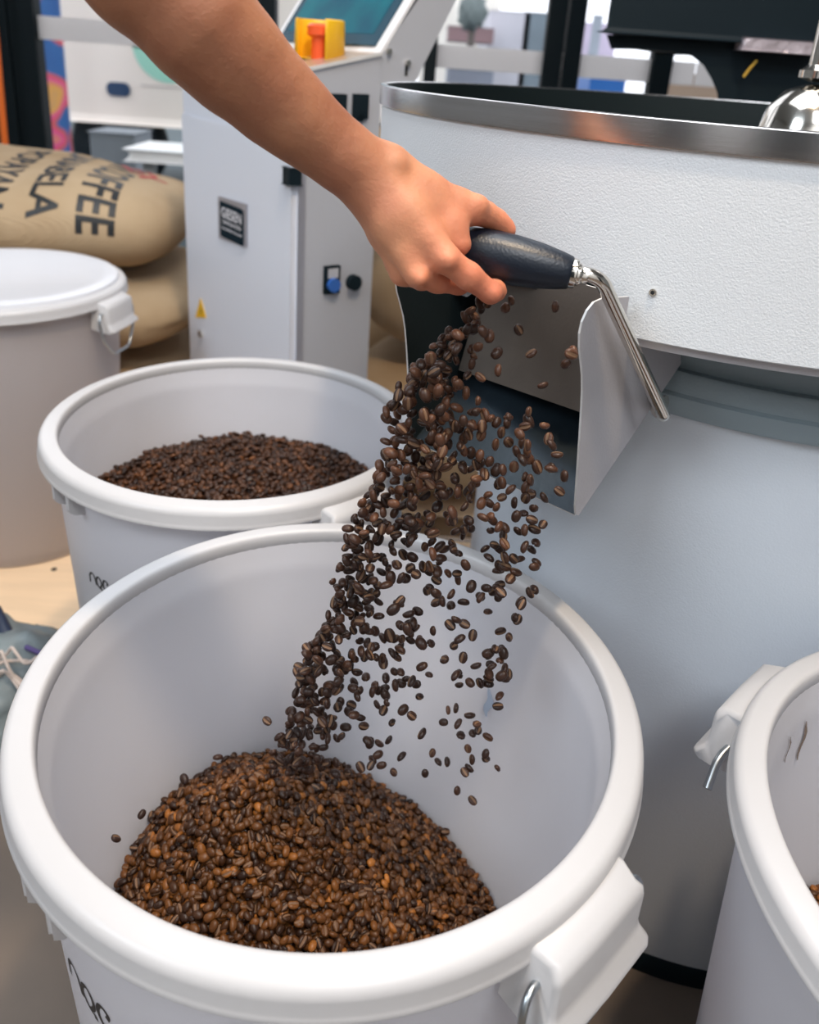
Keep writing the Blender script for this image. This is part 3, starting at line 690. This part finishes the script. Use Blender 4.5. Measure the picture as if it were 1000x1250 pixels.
cab_text('GIESEN', hh*.27, uc, zc+hh*.17, M_badge, npl, wid=wu*.80/(hh*.27*3.45), tall=1.25)
cab_text('COFFEE ROASTERS', hh*.09, uc, zc-hh*.045, M_badge, npl, wid=wu*.74/(hh*.09*9.0), tall=1.3)
cab_text('GAANDEREN HOLLAND', hh*.07, uc, zc-hh*.20, M_badge, npl, wid=wu*.74/(hh*.07*10.6), tall=1.1)
for sx in (-1, 1):
    for sz in (-1, 1): disc('rivet', cu(uc+sx*wu*.42, -.0178, zc+sz*hh*.43), -V, .0022, .0012, M_silver, npl, 10)
ws = plate('warning_sign', [(239, 387), (252, 388), (245, 364)], .0012, M_yellow)
uw, zw = hit_u(245.5, 380, -.016)
slab('bolt_symbol', [cu(uw+x*.02, -.0158, zw+z*.02) for x, z in ((-.2, .5), (.25, .0), (.05, .0), (.2, -.5), (-.2, .05), (0, .05))], -V, .0005, M_ink, ws)
ul, zl = hit_u(246, 407, -.015); disc('door_lock', cu(ul, -.0145, zl), -V, .0085, .006, M_chrome, cb, 20); disc('key_slot', cu(ul, -.021, zl), -V, .003, .0006, M_ink, cb, 12)
# side face controls
def sp_(px, py, u=0.0): v, z = hit_v(px, py, u); return v, z
v0, z0q = sp_(404, 341); 
def sbox(name, v, z, hv, hz, th, m, parent=cb, bev=.001, u0=0.0):
    return slab(name, [cu(-u0, v-hv, z-hz), cu(-u0, v+hv, z-hz), cu(-u0, v+hv, z+hz), cu(-u0, v-hv, z+hz)], -U, th, m, parent, bev)
sw = sbox('switch_housing', v0, z0q, .016, .026, .006, M_dark)
sbox('switch_label', v0+.001, z0q+.013, .011, .009, .0012, mat('label_grey', (.45, .45, .47), .5), sw, 0, .0058)
disc('blue_push_button', cu(-.006, v0+.001, z0q-.009), -U, .013, .008, M_blue, sw, 24)
v1, z1q = sp_(430, 344); disc('black_round_knob', cu(0, v1, z1q), -U, .013, .012, M_dark, cb, 24, .002)
for px in (412, 439):
    v2, z2q = sp_(px, 130); k = sbox('cable_socket', v2, z2q, .015, .020, .006, M_dark); disc('socket_foot', cu(0, v2, z2q-.018), -U, .008, .006, M_dark, k, 16)
# e-stop on the ledge
ex, ez = sp_(388, 74, .0)
r_ = at(390, 72, 1)-Vector((0, 0, Z0))
def ledge_z(v): return zt+(zt2-zt)*(v/LV)
# find point of ledge under pixel
best = None
for i in range(400):
    t = 1.3+i*.001; p = r_*t; q = Vector((p.x, p.y, 0))-O; u_, v_ = q.dot(U), q.dot(V)
    if 0 < v_ < LV+.3:
        e = abs(p.z+Z0-ledge_z(v_))
        if best is None or e < best[0]: best = (e, u_, v_)
eu, ev = (best[1], best[2]) if best else (.06, .06)
eu = min(max(eu, .05), .2); ev = min(max(ev, .05), .12)
ebase = cu(eu, ev, ledge_z(ev))
es = lathe('stop_guard', [(.046, 0), (.044, .066), (.041, .068), (.0395, .066), (.0405, .003), (.0, .003), (0, 0)], M_yellow, cb, 40, 75, 345, angle=40)
es.location = ebase-Vector((0, 0, .002)); es.rotation_euler.z = R_(-145); es.modifiers.new('s', 'SOLIDIFY').thickness = .002
sb = lathe('stop_button', [(0, .0), (.015, .0), (.015, .036), (.023, .042), (.023, .056), (.017, .061), (0, .061)], M_orange, es, 32); 
# ledge plate, steel
slab('ledge_plate', [cu(.004, .004, zt+.0015), cu(LU-.004, .004, zt+.0015), cu(LU-.004, LV, zt2+.0015), cu(.004, LV, zt2+.0015)], (0, 0, 1), .0015, mat('ledge_steel', (.55, .43, .33), .35, .6), cb)
slab('ledge_edge', [cu(-.002, 0, zt-.001), cu(-.002, LV, zt2-.001), cu(-.002, LV, zt2+.005), cu(-.002, 0, zt+.005)], -U, .002, M_edge, cb)
disc('ledge_screw', cu(.012, .012, zt+.003), (0, 0, 1), .005, .003, M_chrome, cb, 12)
# screen housing leaning back
hs = [sp_(466, 66), sp_(466, 108), sp_(503, 104), sp_(556, -2), sp_(585, -60), sp_(542, -60), sp_(513, 0)]
slab('screen_housing', [cu(0, v, z) for v, z in hs], U, .42, M_cabshade, cb, .003)
# front face of the housing (screen side)
fA, fB = hs[0], hs[5]
fd = Vector((fB[0]-fA[0], fB[1]-fA[1])).normalized()      # in (v,z)
fnrm = (V*(-fd.y)+Vector((0, 0, 1))*fd.x).normalized()
def fp(u, s, o=0): return cu(u, fA[0]+fd.x*s, fA[1]+fd.y*s)+fnrm*o
slab('screen_frame', [fp(0, .0), fp(.42, .0), fp(.42, .36), fp(0, .36)], fnrm, .004, mat('frame_white', (.80, .79, .80), .4), cb, .001)
sc0 = slab('screen_bezel', [fp(.026, .012, .004), fp(.395, .012, .004), fp(.395, .31, .004), fp(.026, .31, .004)], fnrm, .004, mat('bezel_blue', (.006, .05, .085), .25), cb, .001)
slab('screen', [fp(.050, .034, .008), fp(.375, .034, .008), fp(.375, .290, .008), fp(.050, .290, .008)], fnrm, .0006, M_screen, sc0)
for px, py in ((474, 63), (497, 77)):
    v3, z3 = sp_(px, py); disc('bolt', cu(0, v3, z3), -U, .0055, .006, M_chrome, cb, 12)
v3, z3 = sp_(496, 86); sbox('slot', v3, z3, .003, .009, .0006, M_ink)

# ---------------------------------------------------------------- grey bag with string
bg_ = thing('tied_plastic_bag', 'crumpled grey plastic bag tied with pale string on the floor at left', 'bag', (0, 0, 0))
bm = bmesh.new(); bmesh.ops.create_icosphere(bm, subdivisions=5, radius=1)
bc = at_z(8, 905, .02); bc = Vector((bc.x-.06, bc.y+.04, .0))
from mathutils import noise as mn
for v in bm.verts:
    p = v.co.copy(); h = .15 if p.z > 0 else .02
    d = 1+.16*mn.noise(p*2.3)+.10*abs(mn.noise(p*5.1+Vector((3, 1, 2))))+.04*mn.noise(p*13)
    v.co = Vector((p.x*.155*d, p.y*.150*d, p.z*h*d+.022))
o = fromb('bag_body', bm, M_grayplastic, bg_, True); o.location = bc; o.data.materials[0] = M_grayplastic
kt = at(14, 800, 1.31)
bm = bmesh.new(); bmesh.ops.create_cone(bm, segments=28, radius1=.075, radius2=.012, depth=.11, cap_ends=True)
bmesh.ops.subdivide_edges(bm, edges=bm.edges, cuts=3)
for v in bm.verts:
    a_ = math.atan2(v.co.y, v.co.x); v.co.x *= 1+.16*math.sin(7*a_); v.co.y *= 1+.16*math.sin(7*a_)
o = fromb('bag_neck', bm, mat('bag_neck_plastic', (.55, .50, .47), .5, var=.3, vscale=30), bg_, True); o.location = kt+Vector((.0, -.05, -.045)); o.rotation_euler = (R_(35), R_(10), 0)
random.seed(11)
for i in range(5):
    p0 = kt+Vector((.0, -.06, .02)); pts = [p0]
    for k in range(7): pts.append(pts[-1]+Vector((.016+random.uniform(-.012, .012), random.uniform(-.018, .014), random.uniform(-.014, .016)+(.010 if k < 3 else -.012))))
    tube('string', pts, .0024, M_string, bg_, 6, .006, 3)
pl = [at(-8, 745, 1.34), at(0, 760, 1.32), at(8, 776, 1.31)]
tube('dark_tie', pl, .012, mat('navy_tie', (.01, .02, .05), .5), bg_, 8)
tube('purple_string', [at(32, 790, 1.27), at(48, 797, 1.26), at(62, 799, 1.25)], .0042, M_purple, bg_, 8, .004)

# ---------------------------------------------------------------- forearm and hand
def seg_d(G, a, b, ra, rb):
    ab = b-a; t = np.clip(((G-a)@ab)/(ab@ab), 0, 1); return np.linalg.norm(G-a-t[..., None]*ab, axis=-1)-(ra+(rb-ra)*t)
def smin(a, b, k):
    h = np.clip(.5+.5*(b-a)/k, 0, 1); return b*(1-h)+a*h-k*h*(1-h)
def J(x, y, d, rpx): p = at(x, y, d); return np.array([p.x, p.y, p.z]), rpx*d/FPX
arm = [J(95, -130, .49, 80), J(175, -42, .505, 76), J(247, 33, .52, 67.5), J(290, 78, .535, 60.5), J(338, 124, .55, 51.5), J(372, 154, .558, 44), J(404, 180, .566, 38.5), J(430, 200, .572, 37), J(456, 216, .578, 37)]
palm = [([J(452, 214, .578, 34), J(500, 262, .568, 26), J(543, 314, .562, 17)], .010),      # index metacarpal
        ([J(450, 222, .582, 34), J(480, 275, .572, 26), J(511, 334, .570, 16.5)], .010),    # middle
        ([J(452, 232, .592, 30), J(476, 285, .588, 24), J(492, 333, .588, 15.5)], .010),
        ([J(456, 236, .602, 27), J(474, 285, .604, 22), J(484, 322, .610, 13)], .010),
        ([J(476, 208, .585, 30), J(520, 236, .588, 25), J(560, 250, .592, 19), J(578, 256, .594, 17)], .012),  # thumb metacarpal
        ([J(508, 242, .584, 26), J(550, 278, .583, 20), J(561, 298, .581, 15)], .012),      # web
        ([J(500, 262, .60, 26), J(520, 300, .615, 22)], .012)]                                # palm pad
fing = [([J(544, 316, .562, 17), J(572, 337, .570, 16.5), J(599, 357, .581, 13.5), J(605, 355, .598, 12.5), J(597, 338, .625, 12), J(580, 320, .640, 10)], .003),
        ([J(511, 335, .570, 16), J(534, 343, .585, 14.5), J(560, 346, .602, 13.5), J(574, 340, .620, 13), J(572, 322, .640, 12), J(560, 305, .648, 10)], .003),
        ([J(492, 333, .588, 15), J(515, 341, .606, 13), J(538, 341, .624, 12.5), J(548, 330, .642, 12), J(546, 312, .655, 10)], .003),
        ([J(484, 322, .610, 13), J(500, 330, .626, 11.5), J(518, 332, .640, 11), J(526, 320, .655, 10), J(526, 306, .662, 9)], .003)]
thumb = [J(578, 257, .594, 17.5), J(592, 261, .602, 15), J(606, 269, .609, 13.5), J(617, 278, .613, 11), J(621, 282, .613, 9)]
allp = np.array([p for c in [arm]+[x[0] for x in palm+fing]+[thumb] for p, r in c]); lo = allp.min(0)-.046; hi = allp.max(0)+.046
H = .0021; nx, ny, nz = [int(math.ceil((hi[i]-lo[i])/H))+1 for i in range(3)]
gx = lo[0]+np.arange(nx)*H; gy = lo[1]+np.arange(ny)*H; gz = lo[2]+np.arange(nz)*H
G = np.stack(np.meshgrid(gx, gy, gz, indexing='ij'), -1).astype(np.float32)
G = G.reshape(-1, 3); S = np.full(len(G), 9., np.float32)
def chain(G, ch, k):
    d = None
    for (a, ra), (b, rb) in zip(ch[:-1], ch[1:]):
        e = seg_d(G, a.astype(np.float32), b.astype(np.float32), ra, rb); d = e if d is None else smin(d, e, k)
    return d
# only evaluate near each chain
def body(G):
    d = chain(G, arm, .012)
    for ch, k in palm: d = smin(d, chain(G, ch, .006), k)
    dt = chain(G, thumb, .004); d = smin(d, dt, .005)
    ds = [chain(G, ch, .004) for ch, _ in fing]
    f = ds[0]
    for e in ds[1:]: f = smin(f, e, .0022)
    d = smin(d, f, .005)
    # wrist bone, knuckles, tendons
    for x, y, dd, r, k in ((486, 199, .566, 9, .008), (548, 319, .553, 8, .006), (513, 341, .560, 8, .006), (586, 249, .588, 9, .006), (603, 360, .574, 7, .006)):
        p, rr = J(x, y, dd, r); d = smin(d, np.linalg.norm(G-p.astype(np.float32), axis=-1)-rr, k)
    # hollow between thumb and index
    p, rr = J(582, 273, .574, 5.0); e = np.linalg.norm(G-p.astype(np.float32), axis=-1)-rr; d = -smin(-d, e, .004)
    return d
CH = 400000
for i in range(0, len(G), CH): S[i:i+CH] = body(G[i:i+CH])
S = S.reshape(nx, ny, nz)
def surface_nets(S, lo, H):
    neg = S < 0
    c = [S[i:S.shape[0]-1+i, j:S.shape[1]-1+j, k:S.shape[2]-1+k] for i in (0, 1) for j in (0, 1) for k in (0, 1)]
    cnt = sum((x < 0).astype(np.int8) for x in c); act = (cnt > 0) & (cnt < 8)
    idx = np.argwhere(act); vid = -np.ones(act.shape, np.int64); vid[act] = np.arange(len(idx))
    acc = np.zeros((len(idx), 3)); w_ = np.zeros(len(idx)); offs = [(i, j, k) for i in (0, 1) for j in (0, 1) for k in (0, 1)]
    vals = [x[act] for x in c]
    for a in range(8):
        for b in range(a+1, 8):
            if sum(abs(p-q) for p, q in zip(offs[a], offs[b])) != 1: continue
            va, vb = vals[a], vals[b]; m = (va < 0) != (vb < 0); t = np.where(m, va/np.where(m, va-vb, 1), 0)
            pt = np.array(offs[a])[None]*(1-t[:, None])+np.array(offs[b])[None]*t[:, None]; acc[m] += pt[m]; w_[m] += 1
    v = (idx+acc/w_[:, None])*H+lo
    F = []
    for ax in range(3):
        sl0 = [slice(1, -1)]*3; sl1 = [slice(1, -1)]*3; sl0[ax] = slice(0, -1); sl1[ax] = slice(1, None)
        A = neg[tuple(sl0)]; B = neg[tuple(sl1)]; e = np.argwhere(A != B); fl = A[A != B]
        base = e.copy()
        for q in range(3):
            if q != ax: base[:, q] += 1
        o1, o2 = [q for q in range(3) if q != ax]
        def g(d1, d2):
            p = base.copy(); p[:, o1] -= d1; p[:, o2] -= d2; return vid[p[:, 0], p[:, 1], p[:, 2]]
        q = np.stack([g(0, 0), g(1, 0), g(1, 1), g(0, 1)], 1)
        flip = fl if ax != 1 else ~fl
        q[flip] = q[flip][:, ::-1]; F.append(q)
    F = np.concatenate(F); F = F[(F >= 0).all(1)]
    return v, F
hv, hf = surface_nets(S, lo, H)
def skin():
    m = bpy.data.materials.new('skin'); m.use_nodes = True; N = m.node_tree.nodes; L = m.node_tree.links; b = N['Principled BSDF']
    b.inputs['Roughness'].default_value = .56; b.inputs['Specular IOR Level'].default_value = .3
    b.inputs['Subsurface Weight'].default_value = .18; b.inputs['Subsurface Radius'].default_value = (1, .35, .2); b.inputs['Subsurface Scale'].default_value = .006
    tc = N.new('ShaderNodeTexCoord'); n = N.new('ShaderNodeTexNoise'); n.inputs['Scale'].default_value = 22; n.inputs['Detail'].default_value = 4
    r = N.new('ShaderNodeValToRGB'); r.color_ramp.elements[0].position = .35; r.color_ramp.elements[1].position = .7
    r.color_ramp.elements[0].color = (.47, .205, .12, 1); r.color_ramp.elements[1].color = (.60, .29, .165, 1)
    L.new(tc.outputs['Object'], n.inputs[0]); L.new(n.outputs[0], r.inputs[0])
    # forearm is darker than the hand, fingertips and knuckles pinker
    a = N.new('ShaderNodeAttribute'); a.attribute_name = 'hand'; mx = N.new('ShaderNodeMix'); mx.data_type = 'RGBA'; mx.blend_type = 'MULTIPLY'
    r2 = N.new('ShaderNodeValToRGB'); e = r2.color_ramp.elements; e[0].color = (.62, .56, .52, 1); e[1].color = (1.25, .95, .92, 1); x = e.new(.6); x.color = (1.12, 1.05, 1.0, 1)
    L.new(a.outputs['Fac'], r2.inputs[0]); mx.inputs[0].default_value = 1; L.new(r.outputs[0], mx.inputs[6]); L.new(r2.outputs[0], mx.inputs[7]); L.new(mx.outputs[2], b.inputs['Base Color'])
    n2 = N.new('ShaderNodeTexNoise'); n2.inputs['Scale'].default_value = 420; n2.inputs['Detail'].default_value = 3; L.new(tc.outputs['Object'], n2.inputs[0])
    n3 = N.new('ShaderNodeTexNoise'); n3.inputs['Scale'].default_value = 45; L.new(tc.outputs['Object'], n3.inputs[0])
    ad = N.new('ShaderNodeMath'); ad.operation = 'MULTIPLY_ADD'; ad.inputs[1].default_value = 4; L.new(n3.outputs[0], ad.inputs[0]); L.new(n2.outputs[0], ad.inputs[2])
    bu = N.new('ShaderNodeBump'); bu.inputs['Strength'].default_value = .35; bu.inputs['Distance'].default_value = .0010; L.new(ad.outputs[0], bu.inputs['Height']); L.new(bu.outputs[0], b.inputs['Normal'])
    return m
me = bpy.data.meshes.new('person'); me.from_pydata(hv.tolist(), [], hf.tolist()); me.update()
w0 = np.array(at(430, 200, .572)); w1 = np.array(at(600, 355, .575)); ax_ = w1-w0
tt = np.clip(((hv-w0)@ax_)/(ax_@ax_)+.15, 0, 1.0); q = me.attributes.new('hand', 'FLOAT', 'POINT'); q.data.foreach_set('value', tt.astype(np.float32))
po = link('person', me, skin(), None, True)
sm = po.modifiers.new('smooth', 'SMOOTH'); sm.factor = .5; sm.iterations = 3
tag(po, 'bare tanned forearm and hand closed around the black lever grip', 'person')
# thumb nail
bm = bmesh.new(); bmesh.ops.create_uvsphere(bm, u_segments=16, v_segments=10, radius=1)
nl = fromb('thumb_nail', bm, mat('nail', (.72, .42, .33), .3), None, True)
nl.scale = (.0052, .0040, .0012); nl.location = at(620, 274, .611); nl.rotation_euler = ((CR*.5+CU*.9-_F*.3).normalized()).to_track_quat('Z', 'X').to_euler()
nl.parent = po

# ---------------------------------------------------------------- falling beans
prof_y = [350, 400, 440, 480, 520, 560, 600, 650, 700, 750, 800, 850, 900, 945]
Lx = [598, 556, 512, 486, 470, 468, 452, 428, 414, 402, 374, 354, 344, 335]
Wx = [35, 70, 100, 105, 105, 95, 90, 80, 72, 68, 72, 70, 66, 70]
Rx = [640, 700, 700, 690, 695, 700, 690, 662, 655, 640, 625, 612, 600, 590]
Dp = [.640, .635, .630, .628, .632, .640, .650, .664, .680, .698, .720, .745, .772, .800]
rs_ = random.Random(21); pts = []
while len(pts) < 860:
    y = rs_.uniform(350, 945); 
    # fewer beans low in the fall, where they spread out in time
    if rs_.random() > np.interp(y, [350, 450, 600, 700, 945], [.75, 1.0, 1.0, .85, .70]): continue
    l, wd_, r, dp = [float(np.interp(y, prof_y, a_)) for a_ in (Lx, Wx, Rx, Dp)]
    u = rs_.random()
    if u < .60: x = l+abs(rs_.gauss(0, 1))*wd_*.42+rs_.gauss(0, 4)
    elif u < .965: x = l+wd_*.6+(r-l-wd_*.6)*rs_.random()**1.35
    else: x = rs_.uniform(l-6, r+8)
    if x < l-9 or x > r+12: continue
    if y < 500 and x > 560 and rs_.random() < (.95 if x > 590+max(0, 380-y) else .6): continue     # few beans over the gate plate
    if 560 > y > 500 and x > 650 and rs_.random() < .5: continue
    d = dp+rs_.gauss(0, .012)+(x-l)*(-.00006)
    # keep clear of chute floor and panels
    p = at(x, y, d); q = p-CO; s_ = q.x*CD.x+q.y*CD.y; k_ = q.x*CN.x+q.y*CN.y; zz = p.z-Z0
    if -.01 < k_ < .195 and zz > -.36:
        fz_ = -.3505+(.034-s_)*.1060/.154
        if zz < fz_+.008 and s_ < .045: continue
        if s_ < .044 and zz > -.27: continue
    if abs(k_-.190) < .010 and s_ < .085 and zz > -.36: continue
    if abs(k_) < .010 and s_ < .085: continue
    if p.z < z_main(p.x, p.y)+.004 and y > 800: continue
    if math.hypot(p.x-C1[0], p.y-C1[1]) > .214 and p.z < HB+.01: continue
    if any((p-o_).length < .0072 for o_ in pts): continue
    pts.append(p)
for (x, y, d) in ((677, 374, .62), (691, 444, .618), (326, 880, .76), (225, 951, .80), (173, 994, .765), (142, 1023, .74), (266, 925, .84), (607, 938, .75), (577, 977, .80), (558, 965, .78), (621, 823, .72), (622, 778, .70), (652, 720, .665), (632, 756, .69), (654, 663, .655), (663, 640, .65), (608, 862, .73)): pts.append(at(x, y, d))
pts.sort(key=lambda p: (p-Vector((0, 0, Z0))).length)
me0 = bpy.data.meshes.new('coffee_bean'); me0.from_pydata(TV.tolist(), [], TF.tolist()); me0.materials.append(M_bean1); me0.materials.append(M_crease)
me0.polygons.foreach_set('material_index', TG); me0.polygons.foreach_set('use_smooth', [True]*len(TF)); me0.update()
proto = bpy.data.objects.new('coffee_bean', me0)
for i, p in enumerate(pts[:300]):
    o = proto if i == 0 else proto.copy(); COL.objects.link(o); o.location = p
    o.rotation_euler = (rs_.uniform(0, 6.28), rs_.uniform(0, 6.28), rs_.uniform(0, 6.28)); s_ = rs_.gauss(1.04, .08); o.scale = (s_, s_, s_)
    tag(o, 'single roasted coffee bean falling from the chute towards the front bucket', 'coffee bean', 'falling coffee beans')
P = np.array([tuple(p) for p in pts[300:]]); n = len(P)
q = np.random.normal(size=(n, 4)); q /= np.linalg.norm(q, axis=1)[:, None]; a_, b_, c_, d_ = q.T
RM = np.stack([np.stack([1-2*(c_*c_+d_*d_), 2*(b_*c_-a_*d_), 2*(b_*d_+a_*c_)], -1), np.stack([2*(b_*c_+a_*d_), 1-2*(b_*b_+d_*d_), 2*(c_*d_-a_*b_)], -1), np.stack([2*(b_*d_-a_*c_), 2*(c_*d_+a_*b_), 1-2*(b_*b_+c_*c_)], -1)], 1)
tag(bean_bulk('falling_beans', P, RM, np.random.normal(1.04, .08, n), [M_bean2, M_crease]), 'dense stream of further roasted beans pouring from the chute', 'coffee beans', 'falling coffee beans', 'stuff')
